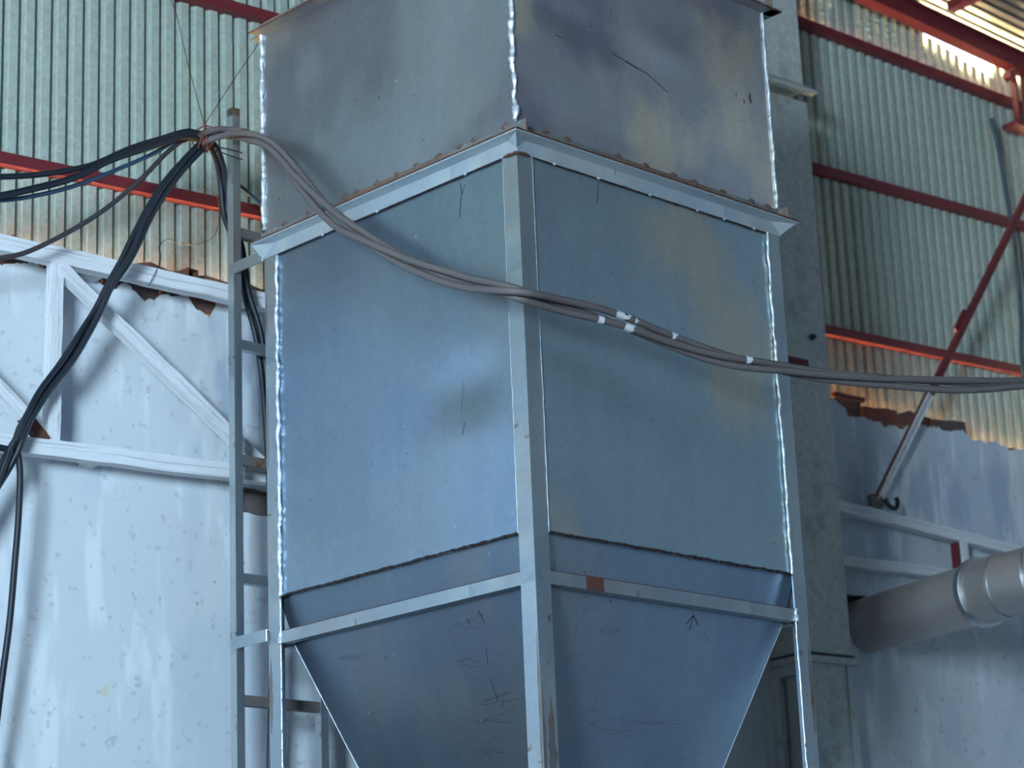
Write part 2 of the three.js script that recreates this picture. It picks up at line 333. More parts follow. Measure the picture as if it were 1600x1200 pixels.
// red steel rails that carry the cladding
const channel = (h, d, t = 0.004) => [[-h / 2, 0], [h / 2, 0], [h / 2, d], [h / 2 - t, d], [h / 2 - t, t], [-h / 2 + t, t], [-h / 2 + t, d], [-h / 2, d]];
[[4.79, 4.86, 'dark red rail along the cladding just above the brick wall top'], [5.672, 5.68, 'dark red rail crossing the middle of the green cladding'], [6.49, 6.36, 'dark red rail below the torn top of the cladding']].forEach(([ya, yb, label], i) => {
  const x0 = -12.9, x1 = 5.08, y = (x) => i === 2 ? 6.44 - 0.045 * (x - 3.3) : i === 0 ? 4.822 + 0.008 * (x + 0.9) : 5.675;
  structure(mesh('purlin', bar(V3(x0, y(x0), -1.892), V3(x1, y(x1), -1.892), 0.05, 0.046), mRed, scene), label, 'rail');
});
// roof beam, roof rails and roof sheets
const beam = new THREE.Group(); beam.name = 'roof_beam'; scene.add(beam);
structure(beam, 'dark red roof beam along the top of the back wall', 'beam');
{
  const yb = (x) => 6.613 - 0.094 * (x - 3.678);
  const a = V3(-12.9, yb(-12.9) + 0.055, -1.79), b = V3(5.06, yb(5.06) + 0.055, -1.79);
  mesh('web', bar(a, b, 0.022, 0.11), mRed, beam);
  mesh('lower_flange', bar(a.clone().setY(a.y - 0.05).setZ(-1.785), b.clone().setY(b.y - 0.05).setZ(-1.785), 0.07, 0.012), mRed, beam);
  mesh('upper_flange', bar(a.clone().setY(a.y + 0.052).setZ(-1.785), b.clone().setY(b.y + 0.052).setZ(-1.785), 0.07, 0.012), mRed, beam);
  // hanger at the corner: two red angles with a plate
  mesh('hanger', sweep(elProfile(0.05, 0.035, 0.005), V3(4.80, 6.54, -1.80), V3(4.80, 6.20, -1.80), V3(1, 0, 0)), mRed, beam);
  mesh('hanger', sweep(elProfile(0.05, 0.035, 0.005), V3(4.87, 6.54, -1.79), V3(4.87, 6.20, -1.79), V3(1, 0, 0)), mRed, beam);
  mesh('hanger_plate', bx(4.77, 4.95, 6.18, 6.205, -1.86, -1.76), mRed, beam);
  const bolt = new THREE.CylinderGeometry(0.028, 0.028, 0.05, 6); bolt.rotateX(Math.PI / 2); bolt.translate(4.77, 6.455, -1.775); mesh('bolt', bolt, mRed, beam);
}
for (const [x, label] of [[4.31, 'red roof rail above the roof beam near the shed corner']]) {
  const o = mesh('roof_purlin', bar(V3(x, roofY(x) - 0.032, -1.74), V3(x, roofY(x) - 0.032, 6.2), 0.06, 0.05, V3(1, 0, 0)), mRed, scene); structure(o, label, 'rail');
}
const roof = new THREE.Group(); roof.name = 'ceiling'; scene.add(roof);
structure(roof, 'ribbed galvanised metal roof seen from below', 'ceiling');
for (let z = -1.90, i = 0; z < 6.4; z += 11 * PITCH, i++) {
  const g = corrugated(12, 18.7, 0.018, 0.001);
  g.applyMatrix4(new THREE.Matrix4().makeBasis(V3(0, 0, 1), V3(1, -0.1, 0).normalize(), V3(-0.1, -1, 0).normalize()));   // ribs along x, ridges downwards
  g.translate(-13.3, roofY(-13.3) + 0.02 + (i % 2) * 0.002, z);
  g.computeVertexNormals();
  mesh('roof_sheet', metreUV(g), mRoof, roof);
}

// ---------------------------------------------------------------- hopper and the casing on top of it (own axes: square of 1.30 m, turned by 6 degrees)
const TURN = THREE.MathUtils.degToRad(5.9595), S = 1.30;
const toWorld = (x, y, z) => V3(x, y, z).applyAxisAngle(V3(0, 1, 0), TURN);

// sheet of steel between corners given in (along, up), slightly dented; side 0: plane x = at (faces -x, along = -z); side 1: plane z = at (faces +z, along = x)
function dented(w, h, amp, seed, spots = []) {
  const g = new THREE.BoxGeometry(w, h, 0.004, 64, Math.round(64 * h / w), 1), p = g.attributes.position;
  for (let i = 0; i < p.count; i++) {
    const x = p.getX(i) / w + 0.5, y = p.getY(i) / h + 0.5, rim = Math.min(1, 7 * Math.min(x, 1 - x)) * Math.min(1, 7 * Math.min(y, 1 - y));
    let d = (fbm(x * 2.6 + 3, y * 2.4 * h / w + 1, seed, 3) - 0.5) * 2 * amp;
    for (const [sx, sy, rx, ry, k] of spots) { const q = ((x - sx) / rx) ** 2 + ((y - sy) / ry) ** 2; d += k * Math.exp(-q * 2); }
    p.setZ(i, p.getZ(i) + d * rim);
  }
  g.translate(w / 2, h / 2, 0);                                        // uv: metres from the lower left, seen from outside
  const out = mergeVertices(g.deleteAttribute('uv').deleteAttribute('normal')), q = out.attributes.position, uv = new Float32Array(q.count * 2);
  for (let i = 0; i < q.count; i++) { uv[2 * i] = q.getX(i); uv[2 * i + 1] = q.getY(i); }
  out.setAttribute('uv', new THREE.BufferAttribute(uv, 2)); out.computeVertexNormals();
  return out;
}
// to the four sides of the square: 0 left-front (x = 0), 1 right-front (z = 0), 2 right-back, 3 left-back; inset moves it inwards
function toSide(g, side, along, y, inset) {
  const m = new THREE.Matrix4();
  if (side === 0) m.makeBasis(V3(0, 0, 1), V3(0, 1, 0), V3(-1, 0, 0)).setPosition(inset, y, -S + along);
  if (side === 1) m.makeBasis(V3(1, 0, 0), V3(0, 1, 0), V3(0, 0, 1)).setPosition(along, y, -inset);
  if (side === 2) m.makeBasis(V3(0, 0, -1), V3(0, 1, 0), V3(1, 0, 0)).setPosition(S - inset, y, -along);
  if (side === 3) m.makeBasis(V3(-1, 0, 0), V3(0, 1, 0), V3(0, 0, -1)).setPosition(S - along, y, -S + inset);
  return g.applyMatrix4(m);
}
function weldBead(points, r, seed) {
  const out = [], q = rng(seed), c = new THREE.CatmullRomCurve3(points), N = Math.max(10, Math.round(c.getLength() / 0.009));
  const g = new THREE.TubeGeometry(c, N, r, 6, false), p = g.attributes.position;
  for (let i = 0; i <= N; i++) {
    const k = 0.35 + 0.75 * fbm(i * 0.6, seed, seed, 2) + 0.55 * q(), o = c.getPoint(i / N), sx = (fbm(i * 0.22, 3, seed + 8, 2) - 0.5) * r * 1.2, sz = (fbm(i * 0.22, 9, seed + 4, 2) - 0.5) * r * 1.2;
    for (let j = 0; j <= 6; j++) { const n = i * 7 + j; p.setXYZ(n, o.x + (p.getX(n) - o.x) * k + sx, o.y + (p.getY(n) - o.y) * k, o.z + (p.getZ(n) - o.z) * k + sz); }
  }
  g.computeVertexNormals();
  return metreUV(g);
}

const hopper = thing('steel_hopper', 'square bare steel hopper on angle legs, tapering to a funnel below', 'hopper', [0, 0, 0], TURN);
{
  const LEG = 0.065, T = 0.006, Y0 = 3.16, Y1 = 4.40;
  // four corner legs of steel angle, floor to flange
  for (const [cx, cz, a] of [[0, 0, 0], [0, -S, 1], [S, -S, 2], [S, 0, 3]]) {
    const dx = cx ? -1 : 1, dz = cz ? 1 : -1;
    const g = sweep(dx * dz < 0 ? elProfile(LEG, LEG, T) : elProfile(LEG, LEG, T).map(([u, v]) => [v, u]).reverse(), V3(0, 0, 0), V3(0, 4.44, 0), V3(1, 0, 0));
    // profile axes: a -> +x, b -> dir x ax = (0,1,0)x(1,0,0) = -z
    const m = new THREE.Matrix4().makeScale(dx, 1, dz === -1 ? 1 : -1); g.applyMatrix4(m);
    if (dx * (dz === -1 ? 1 : -1) < 0) { const p = g.attributes.position, n = g.attributes.normal, uv = g.attributes.uv; for (const at of [p, n, uv]) for (let i = 0; i < at.count; i += 3) for (let k = 0; k < at.itemSize; k++) { const t = at.array[(i + 1) * at.itemSize + k]; at.array[(i + 1) * at.itemSize + k] = at.array[(i + 2) * at.itemSize + k]; at.array[(i + 2) * at.itemSize + k] = t; } }
    g.computeVertexNormals(); g.translate(cx, 0, cz);
    mesh('leg', g, mBar, hopper);
  }
  // rust runs on the legs
  const run = (side, a, y, w, h, seed) => { const q = rng(seed), L = [], R = []; for (let i = 0; i <= 14; i++) { const t = i / 14, k = Math.sin(Math.PI * (0.08 + 0.9 * t)) ; L.push(new THREE.Vector2(a - w * k * (0.7 + 0.5 * q()), y + h * t)); R.unshift(new THREE.Vector2(a + w * k * (0.7 + 0.5 * q()), y + h * t)); } const g = new THREE.ExtrudeGeometry(new THREE.Shape([...L, ...R]), { depth: 0.0006, bevelEnabled: false }); mesh('rust_run', toSide(metreUV(g), side, 0, 0, 0), mRustBar, hopper); };
  run(0, 0.010, 2.70, 0.008, 0.26, 4); run(0, 0.008, 3.62, 0.004, 0.3, 5); run(0, 0.007, 4.1, 0.004, 0.2, 14); run(0, S - 0.006, 2.35, 0.004, 0.5, 6); run(1, 0.008, 2.2, 0.007, 0.5, 7); run(1, 0.04, 2.3, 0.018, 0.36, 8); run(1, S - 0.010, 2.62, 0.008, 0.32, 9); run(1, S - 0.008, 2.3, 0.006, 0.2, 10);
  // side sheets
  const w = S - 0.02, h = Y1 - Y0 + 0.03;
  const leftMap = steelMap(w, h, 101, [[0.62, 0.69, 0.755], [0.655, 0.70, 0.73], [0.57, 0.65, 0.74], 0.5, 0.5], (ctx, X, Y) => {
    const P = (y, z) => [z + S - 0.01, y - Y0];
    marker(ctx, X, Y, [P(4.372, -0.275), P(4.34, -0.27), P(4.256, -0.284)]); marker(ctx, X, Y, [P(4.36, -0.255), P(4.335, -0.268)], 1.4);
    marker(ctx, X, Y, [P(3.707, -0.311), P(3.605, -0.314)], 0.8, 'rgba(35,38,46,0.7)'); marker(ctx, X, Y, [P(3.565, -0.292), P(3.525, -0.303)], 1.3);
    chip(ctx, X, Y, ...P(4.251, -0.498), 0.004, 0.009, 'rgba(225,230,235,0.9)', 3); chip(ctx, X, Y, ...P(3.24, -0.36), 0.006, 0.006, 'rgba(215,222,228,0.6)', 4);
  });
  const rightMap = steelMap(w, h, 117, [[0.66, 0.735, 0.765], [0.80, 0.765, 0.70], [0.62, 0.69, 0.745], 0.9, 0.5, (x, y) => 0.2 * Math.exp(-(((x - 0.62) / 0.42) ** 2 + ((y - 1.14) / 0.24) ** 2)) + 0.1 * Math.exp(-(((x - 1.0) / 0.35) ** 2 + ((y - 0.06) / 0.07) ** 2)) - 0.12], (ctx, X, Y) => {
    const P = (x, y) => [x - 0.01, y - Y0];
    marker(ctx, X, Y, [P(0.38, 4.385), P(0.368, 4.306)]);
    [[0.154, 3.808, 0.008, 0.018], [0.215, 3.72, 0.006, 0.012], [0.205, 3.70, 0.005, 0.008], [0.298, 3.668, 0.006, 0.012], [0.33, 3.55, 0.004, 0.012], [0.522, 3.476, 0.008, 0.012]].forEach(([x, y, a, b], i) => chip(ctx, X, Y, ...P(x, y), a, b, 'rgba(196,184,170,0.75)', i + 20));
    const r = rng(44); for (let i = 0; i < 120; i++) chip(ctx, X, Y, 0.3 + r() * 0.75 * (1 - i / 400), 0.75 + r() * 0.48, 0.004 + r() * 0.02, 0.006 + r() * 0.03, `rgba(176,164,146,${0.05 + r() * 0.09})`, i + 300);
  });
  mesh('side_sheet', toSide(dented(w, h, 0.006, 3, [[0.82, 0.42, 0.22, 0.10, -0.013], [0.80, 0.27, 0.25, 0.10, 0.006]]), 0, 0.01, Y0, 0.0085), steel(leftMap, w, h, { roughness: 0.31 }), hopper);
  mesh('side_sheet', toSide(dented(w, h, 0.004, 13), 1, 0.01, Y0, 0.0085), steel(rightMap, w, h, { metalness: 0.78 }), hopper);
  mesh('side_sheet', toSide(dented(w, h, 0.003, 23), 2, 0.01, Y0, 0.0085), steel(rightMap, w, h), hopper);
  mesh('side_sheet', toSide(dented(w, h, 0.003, 33), 3, 0.01, Y0, 0.0085), steel(leftMap, w, h), hopper);
  // funnel: a short steep collar, then the long slope
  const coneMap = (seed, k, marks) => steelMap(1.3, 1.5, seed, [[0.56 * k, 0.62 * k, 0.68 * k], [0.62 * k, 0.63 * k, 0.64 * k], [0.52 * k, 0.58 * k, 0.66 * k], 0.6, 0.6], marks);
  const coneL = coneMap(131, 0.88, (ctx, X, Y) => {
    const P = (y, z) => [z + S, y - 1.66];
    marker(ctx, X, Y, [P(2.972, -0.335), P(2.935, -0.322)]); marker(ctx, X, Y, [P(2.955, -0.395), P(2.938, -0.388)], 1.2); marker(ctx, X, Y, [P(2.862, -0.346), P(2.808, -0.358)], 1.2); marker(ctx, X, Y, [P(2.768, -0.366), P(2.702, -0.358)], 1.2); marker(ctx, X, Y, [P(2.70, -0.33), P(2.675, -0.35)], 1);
    const r = rng(8);
    for (const [y, z, l] of [[2.945, -0.40, 0.2], [2.83, -0.44, 0.11], [2.70, -0.36, 0.2], [2.64, -0.40, 0.22], [2.56, -0.45, 0.15], [2.93, -0.98, 0.15]]) for (let k = 0; k < 3; k++) {
      const pts = []; let yy = y + (r() - 0.5) * 0.02; for (let i = 0; i <= 12; i++) { yy += (r() - 0.5) * 0.012; pts.push(P(yy, z + (i / 12 - 0.5) * l * (0.5 + r() * 0.02 + k * 0.2))); }
      marker(ctx, X, Y, pts, 0.8 + r(), 'rgba(62,54,64,0.32)');
    }
  });
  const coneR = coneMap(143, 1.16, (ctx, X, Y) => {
    const P = (x, y) => [x, y - 1.66];
    marker(ctx, X, Y, [P(0.765, 2.955), P(0.79, 2.985), P(0.82, 2.958)], 1.8); marker(ctx, X, Y, [P(0.79, 2.985), P(0.785, 2.94)], 1.6);
    marker(ctx, X, Y, [P(0.30, 2.962), P(0.285, 2.93)], 1.2, 'rgba(40,42,50,0.6)'); marker(ctx, X, Y, [P(0.27, 2.90), P(0.275, 2.87)], 1, 'rgba(40,42,50,0.5)');
    const r = rng(18);
    for (const [x, y, l] of [[0.72, 2.64, 0.22], [0.42, 2.90, 0.1], [0.5, 2.62, 0.2]]) for (let k = 0; k < 3; k++) { const pts = []; let yy = y; for (let i = 0; i <= 12; i++) { yy += (r() - 0.5) * 0.014; pts.push(P(x + (i / 12 - 0.5) * l, yy)); } marker(ctx, X, Y, pts, 0.8 + r(), 'rgba(58,52,62,0.24)'); }
  });
  const lvl = [[Y0 + 0.006, 0.026], [3.0, 0.064], [1.78, 0.485], [1.55, 0.485]];
  const rows = [[0, 1, 'funnel_collar'], [1, 2, 'funnel_sheet'], [2, 3, 'outlet_sheet']];
  for (let side = 0; side < 4; side++) for (const [a, b, name] of rows) {
    const [ya, ia] = lvl[a], [yb, ib] = lvl[b], NX = 24, NY = a === 1 ? 24 : 2, pos = [], uv = [], idx = [];
    for (let layer = 0; layer < 2; layer++) for (let j = 0; j <= NY; j++) for (let i = 0; i <= NX; i++) {
      const t = j / NY, ins = ia + (ib - ia) * t, y = ya + (yb - ya) * t, along = ins + (S - 2 * ins) * (i / NX), rim = Math.min(1, 6 * Math.min(i / NX, 1 - i / NX)) * Math.min(1, 6 * Math.min(t, 1 - t));
      const d = a === 1 ? (fbm(along * 3 + side * 5, y * 3, 61 + side, 3) - 0.5) * 0.012 * rim : 0;
      pos.push(along, y, -ins + d - layer * 0.004); uv.push(along, y - 1.66);
    }
    const W = NX + 1, L = W * (NY + 1);
    for (let j = 0; j < NY; j++) for (let i = 0; i < NX; i++) { const k = j * W + i; idx.push(k, k + W, k + 1, k + 1, k + W, k + W + 1, L + k, L + k + 1, L + k + W, L + k + 1, L + k + W + 1, L + k + W); }
    const g = new THREE.BufferGeometry(); g.setAttribute('position', new THREE.Float32BufferAttribute(pos, 3)); g.setAttribute('uv', new THREE.Float32BufferAttribute(uv, 2)); g.setIndex(idx);
    g.computeVertexNormals();
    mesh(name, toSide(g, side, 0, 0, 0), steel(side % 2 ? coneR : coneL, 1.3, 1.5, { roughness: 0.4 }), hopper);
  }
  // belt of flat tube between the legs
  const yb = 3.02, bh = 0.042, bd = 0.036;
  for (let side = 0; side < 4; side++) {
    const g = bx(LEG - 0.002, S - LEG + 0.002, yb - bh / 2, yb + bh / 2, -bd / 2, bd / 2);
    const o = mesh('cross_bar', toSide(g, side, 0, 0, bd / 2 + 0.001), mBar, hopper);
    mesh('rust_seam', toSide(metreUV(tube([V3(LEG, yb + bh / 2, 0), V3(S / 2, yb + bh / 2 + 0.001, 0), V3(S - LEG, yb + bh / 2, 0)], 0.0017, 10, 5)), side, 0, 0, 0.002), mRustEdge, o);
    if (side === 1) mesh('rust_patch', toSide(bx(0.222, 0.30, yb - bh / 2 - 0.0005, yb + bh / 2 + 0.0005, -0.0006, 0.0006), 1, 0, 0, 0.0008), mRustEdge, o).userData.label = 'dark red paint patch';
  }
  // dark welded lower rim of the side sheets
  for (let side = 0; side < 4; side++) {
    const pts = []; for (let i = 0; i <= 30; i++) pts.push(V3(LEG + (S - 2 * LEG) * i / 30, Y0 + 0.002 + (hash(i, side, 6) - 0.5) * 0.003, 0.002));
    mesh('rust_seam', toSide(weldBead(pts, 0.0042, 200 + side), side, 0, 0, 0.006), mSeam, hopper);
  }
  // bright upright welds where the sheets meet the legs
  for (const [x, z, y0, y1, r, m] of [[-0.001, -S + LEG + 0.003, Y0, Y1, 0.0065, mWeld], [-0.001, -LEG - 0.002, Y0, Y1, 0.0016, mBar], [LEG + 0.002, 0.001, Y0, Y1, 0.0014, mBar], [S - LEG - 0.003, 0.001, Y0, Y1, 0.0055, mWeld]]) {
    mesh('weld_bead', weldBead([V3(x, y0, z), V3(x, (y0 * 2 + y1) / 3, z + 0.001), V3(x, (y0 + 2 * y1) / 3, z - 0.001), V3(x, y1, z)], r, Math.round(50 + 100 * (x - z))), m, hopper);
  }
  mesh('weld_bead', weldBead([V3(S - LEG - 0.001, 2.0, -0.001), V3(S - LEG - 0.001, 2.6, -0.001), V3(S - LEG - 0.001, 3.0, -0.001)], 0.003, 77), mWeld, hopper);
  mesh('weld_bead', weldBead([V3(-0.001, 1.9, -S + LEG + 0.001), V3(-0.001, 2.6, -S + LEG + 0.001), V3(-0.001, 3.15, -S + LEG + 0.001)], 0.0022, 78), mWeld, hopper);
  for (const [x, z] of [[-0.002, -S + LEG], [S - LEG, 0.002]]) mesh('weld_bead', weldBead([V3(x, yb - bh / 2 - 0.002, z), V3(x, yb, z), V3(x, yb + bh / 2 + 0.002, z)], 0.007, 79), mWeld, hopper);
  // welds down the funnel corners
  for (const [cx, cz] of [[0, -S], [S, 0], [0, 0]]) {
    const p = (y, i) => V3(cx + (cx ? -i : i) + (cx ? 0.003 : -0.003) * (cz ? 1 : 0.5), y, cz + (cz ? i : -i) + (cz ? -0.002 : 0.003));
    mesh('weld_bead', weldBead([p(3.0, 0.064), p(2.6, 0.202), p(2.2, 0.34), p(1.8, 0.478)], 0.0011, 85 + Math.round(cx * 3 - cz)), mBar, hopper);
  }
  // flange angle round the top: upright leg against the sheets, flat leg outwards
  const YF = 4.445, WF = 0.05;
  const flange = (p, q, ax, mat, name, parent) => mesh(name, sweep(elProfile(WF + 0.004, 0.052, 0.005), p, q, ax), mat, parent);
  // left side: runs along +z; profile a -> -x (flat leg), b -> dir x ax = z x -x = -y (upright leg down)
  flange(V3(0.0, YF, -S - 0.012), V3(0.0, YF, 0.004), V3(-1, 0, 0), mLip, 'top_flange', hopper);
  flange(V3(-0.004, YF, 0.0), V3(S + 0.004, YF, 0.0), V3(0, 0, 1), mLip, 'top_flange', hopper);  // x x z = -y
  flange(V3(S, YF, 0.004), V3(S, YF, -S - 0.004), V3(1, 0, 0), mLip, 'top_flange', hopper);      // -z x x = -y
  flange(V3(S + WF, YF, -S), V3(-0.01, YF, -S), V3(0, 0, -1), mLip, 'top_flange', hopper);
  mesh('corner_plate', bx(-WF - 0.004, -0.003, YF - 0.005, YF, 0.003, WF + 0.004), mLip, hopper);
  mesh('corner_plate', bx(S + 0.003, S + WF + 0.004, YF - 0.005, YF, 0.003, WF + 0.004), mLip, hopper);
  // gusset wedge in the corner of the flange
  const y1 = YF - 0.0055, y0 = YF - 0.05;
  for (const [P0, P1, P2, P3] of [
    [V3(-0.046, y1 + 0.001, 0.046), V3(-0.0055, y0 + 0.012, 0.0055), V3(-0.0055, y1 + 0.001, -0.035), V3(0.035, y1 + 0.001, 0.0055)],
    [V3(-0.05, y1, -S - 0.01), V3(-0.004, y0, -S - 0.006), V3(-0.004, y1, -S - 0.012), V3(-0.006, y1, -S + 0.06)],
    [V3(S + 0.046, y1 + 0.001, 0.046), V3(S + 0.0055, y0 + 0.006, 0.0055), V3(S - 0.05, y1 + 0.001, 0.0055), V3(S + 0.0055, y1 + 0.001, -0.04)]]) {
    const q = [P0, P1, P2, P0, P3, P1, P2, P1, P3, P0, P2, P3], w = new THREE.BufferGeometry().setFromPoints(q); w.computeVertexNormals();
    mesh('gusset', metreUV(w), mLip, hopper);
  }
  mesh('rust_seam', weldBead([V3(-0.004, 4.392, -0.05), V3(-0.005, 4.391, 0.004), V3(0.05, 4.392, 0.004)], 0.005, 91), mRustEdge, hopper);
  // line of weld under the upright leg
  for (const side of [0, 1]) { const pts = []; for (let i = 0; i <= 24; i++) pts.push(V3(LEG + (S - 2 * LEG) * i / 24, 4.3925 + (hash(i, side, 16) - 0.5) * 0.002, 0.001)); mesh('seam', toSide(weldBead(pts, 0.0026, 210 + side), side, 0, 0, 0), mSeam, hopper); }
  for (const [side, a] of [[0, 1.06], [0, 0.62], [0, 0.33], [1, 0.165], [1, 0.37], [1, 0.62], [1, 0.86], [1, 1.0], [1, 1.16]]) { const g = new THREE.SphereGeometry(0.006, 8, 6); g.scale(1.2, 0.8, 0.7); g.translate(a, 4.392, 0.004); mesh('weld_tack', toSide(g, side, 0, 0, 0), mWeld, hopper); }
}

const casing = thing('steel_casing', 'square mottled steel casing bolted on top of the hopper flange', 'casing', [0, 0, 0], TURN);
{
  const Y0 = 4.452, Y1 = 5.27, h = Y1 - Y0, WF = 0.05;
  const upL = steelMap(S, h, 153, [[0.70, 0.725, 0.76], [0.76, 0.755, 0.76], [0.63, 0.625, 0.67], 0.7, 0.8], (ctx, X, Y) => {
    const P = (y, z) => [z + S, y - Y0];
    marker(ctx, X, Y, [P(5.036, -0.674), P(4.947, -0.78), P(4.875, -0.852)], 1, 'rgba(200,206,212,0.5)');
    chip(ctx, X, Y, ...P(4.83, -0.56), 0.008, 0.004, 'rgba(228,232,236,0.85)', 5); chip(ctx, X, Y, ...P(4.80, -0.65), 0.003, 0.004, 'rgba(120,40,36,0.9)', 6);
  });
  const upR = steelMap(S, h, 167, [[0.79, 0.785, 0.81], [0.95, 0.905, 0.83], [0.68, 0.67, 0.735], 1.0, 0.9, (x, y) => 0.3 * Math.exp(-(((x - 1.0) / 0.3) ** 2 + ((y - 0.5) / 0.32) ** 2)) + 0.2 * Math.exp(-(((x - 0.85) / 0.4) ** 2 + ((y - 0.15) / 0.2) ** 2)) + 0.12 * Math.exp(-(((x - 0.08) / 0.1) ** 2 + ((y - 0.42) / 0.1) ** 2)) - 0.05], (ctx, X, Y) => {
    const P = (x, y) => [x, y - Y0];
    marker(ctx, X, Y, [P(0.481, 4.876), P(0.565, 4.857), P(0.644, 4.843), P(0.74, 4.80)], 1.6, 'rgba(36,34,38,0.8)'); marker(ctx, X, Y, [P(0.55, 4.862), P(0.60, 4.85)], 2.6, 'rgba(36,34,38,0.7)');
    marker(ctx, X, Y, [P(0.20, 4.86), P(0.245, 4.86)], 2, 'rgba(44,42,46,0.55)'); marker(ctx, X, Y, [P(0.90, 4.78), P(0.95, 4.765)], 1, 'rgba(60,56,60,0.5)');
    chip(ctx, X, Y, 1.19, 0.44, 0.012, 0.02, 'rgba(70,66,70,0.6)', 7); chip(ctx, X, Y, 1.15, 0.42, 0.006, 0.01, 'rgba(60,56,60,0.6)', 8); chip(ctx, X, Y, 1.1, 0.43, 0.003, 0.008, 'rgba(60,56,60,0.7)', 9);
  });
  mesh('side_sheet', toSide(dented(S, h, 0.012, 43, [[0.86, 0.45, 0.16, 0.5, -0.014], [0.45, 0.3, 0.25, 0.25, 0.010]]), 0, 0, Y0, 0.002), steel(upL, S, h, { roughness: 0.37 }), casing);
  mesh('side_sheet', toSide(dented(S, h, 0.016, 57, [[0.55, 0.62, 0.12, 0.12, 0.014], [0.2, 0.6, 0.2, 0.1, -0.012], [0.8, 0.5, 0.2, 0.5, 0.012]]), 1, 0, Y0, 0.002), steel(upR, S, h, { roughness: 0.36, metalness: 0.75 }), casing);
  mesh('side_sheet', toSide(dented(S, h, 0.004, 63), 2, 0, Y0, 0.002), steel(upR, S, h), casing);
  mesh('side_sheet', toSide(dented(S, h, 0.004, 73), 3, 0, Y0, 0.002), steel(upL, S, h), casing);
  // upright corner welds
  mesh('weld_bead', weldBead([V3(-0.002, Y0 + 0.05, 0.002), V3(-0.004, Y0 + 0.3, 0.003), V3(-0.002, Y0 + 0.55, 0.004), V3(-0.004, Y1, 0.003)], 0.0095, 301), mWeld, casing);
  mesh('weld_bead', weldBead([V3(-0.002, Y0 + 0.05, -S + 0.002), V3(-0.003, Y0 + 0.4, -S), V3(-0.002, Y1, -S)], 0.008, 302), mWeld, casing);
  mesh('weld_bead', weldBead([V3(S, Y0 + 0.05, 0.002), V3(S, Y0 + 0.4, 0.003), V3(S, Y1, 0.002)], 0.0055, 303), mWeld, casing);
  // bottom flange: flat leg outwards, upright leg up the sheet (a -> outwards, b -> up)
  const f = (p, q, ax, y) => mesh(y < 5 ? 'bottom_flange' : 'top_flange', sweep(elProfile(WF + 0.003, 0.046, 0.005), p, q, ax), mFlange, casing);
  for (const y of [4.4475, 5.264]) {
    f(V3(0, y, WF), V3(0, y, -S - 0.012), V3(-1, 0, 0), y);            // -z x -x = +y
    f(V3(S + WF, y, 0), V3(y < 5 ? 0.0 : -WF, y, 0), V3(0, 0, 1), y);  // -x x z = +y
    f(V3(S, y, -S - WF), V3(S, y, WF), V3(1, 0, 0), y);
    f(V3(-0.01, y, -S), V3(S + WF, y, -S), V3(0, 0, -1), y);
    // rusty outer rims
    const rim = (pts, s) => mesh('rust_rim', weldBead(pts, 0.0032, s), mRustEdge, casing);
    rim([V3(-WF - 0.003, y + 0.001, -S - 0.012), V3(-WF - 0.003, y + 0.001, -S / 2), V3(-WF - 0.003, y + 0.001, WF)], 311);
    rim([V3(-WF, y + 0.001, WF + 0.003), V3(S / 2, y + 0.001, WF + 0.003), V3(S + WF, y + 0.001, WF + 0.003)], 312);
  }
  mesh('rust_rim', weldBead([V3(-0.001, 4.452, WF + 0.001), V3(-0.001, 4.47, WF + 0.001), V3(-0.001, 4.492, WF + 0.001)], 0.003, 313), mRustEdge, casing);
  // tack welds along the upright legs
  const tack = (side, a, i) => {
    const g = new THREE.IcosahedronGeometry(0.012, 2), p = g.attributes.position; for (let k = 0; k < p.count; k++) { const n = 0.7 + 0.6 * hash(Math.round(p.getX(k) * 900), Math.round(p.getY(k) * 900) + 31 * Math.round(p.getZ(k) * 900), i); p.setXYZ(k, p.getX(k) * 1.35 * n, p.getY(k) * 0.8 * n, p.getZ(k) * 0.6 * n); }
    g.computeVertexNormals(); g.translate(a, 4.494, 0.002); mesh('weld_tack', toSide(metreUV(g), side, 0, 0, 0), mTack, casing);
  };
  [-0.046, -0.192, -0.264, -0.368, -0.475, -0.572, -0.677, -0.784, -0.846, -1.044, -1.182].forEach((z, i) => tack(0, S + z, i));
  [0.127, 0.231, 0.477, 0.609, 0.75, 0.856, 1.002, 1.158, 1.247].forEach((x, i) => tack(1, x, i + 20));
}

// ---------------------------------------------------------------- ladder behind the left edge of the hopper
const ladder = thing('steel_ladder', 'narrow steel ladder fixed beside the left edge of the hopper', 'ladder', [0, 0, 0], TURN);
{
  const A = 0.034;
  for (const x of [-0.01, 0.362]) {
    const g = bx(x, x + A, 0, 5.035, -1.467 - A, -1.467); mesh('rail', g, mBar, ladder);
    mesh('end_rust', bx(x, x + A, 5.005, 5.0365, -1.4672 - A, -1.4665), mRustBar, ladder);
  }
  for (let y = 4.552, i = 0; y > 0.2; y -= 0.428, i++) mesh('rung', bx(-0.01 + A, 0.362, y - 0.018, y + 0.018, -1.467 - A + 0.002, -1.469), i % 2 ? mBar : mRustBar, ladder);
  for (const [y, name] of [[4.405, 'bracket'], [3.036, 'bracket'], [0.9, 'bracket']]) mesh(name, sweep(elProfile(0.042, 0.03, 0.005), V3(-0.012, y + 0.021, -1.467 - A + 0.006), V3(-0.012, y + 0.021, -1.298), V3(0, -1, 0)), mBar, ladder);   // z x -y = +x
}

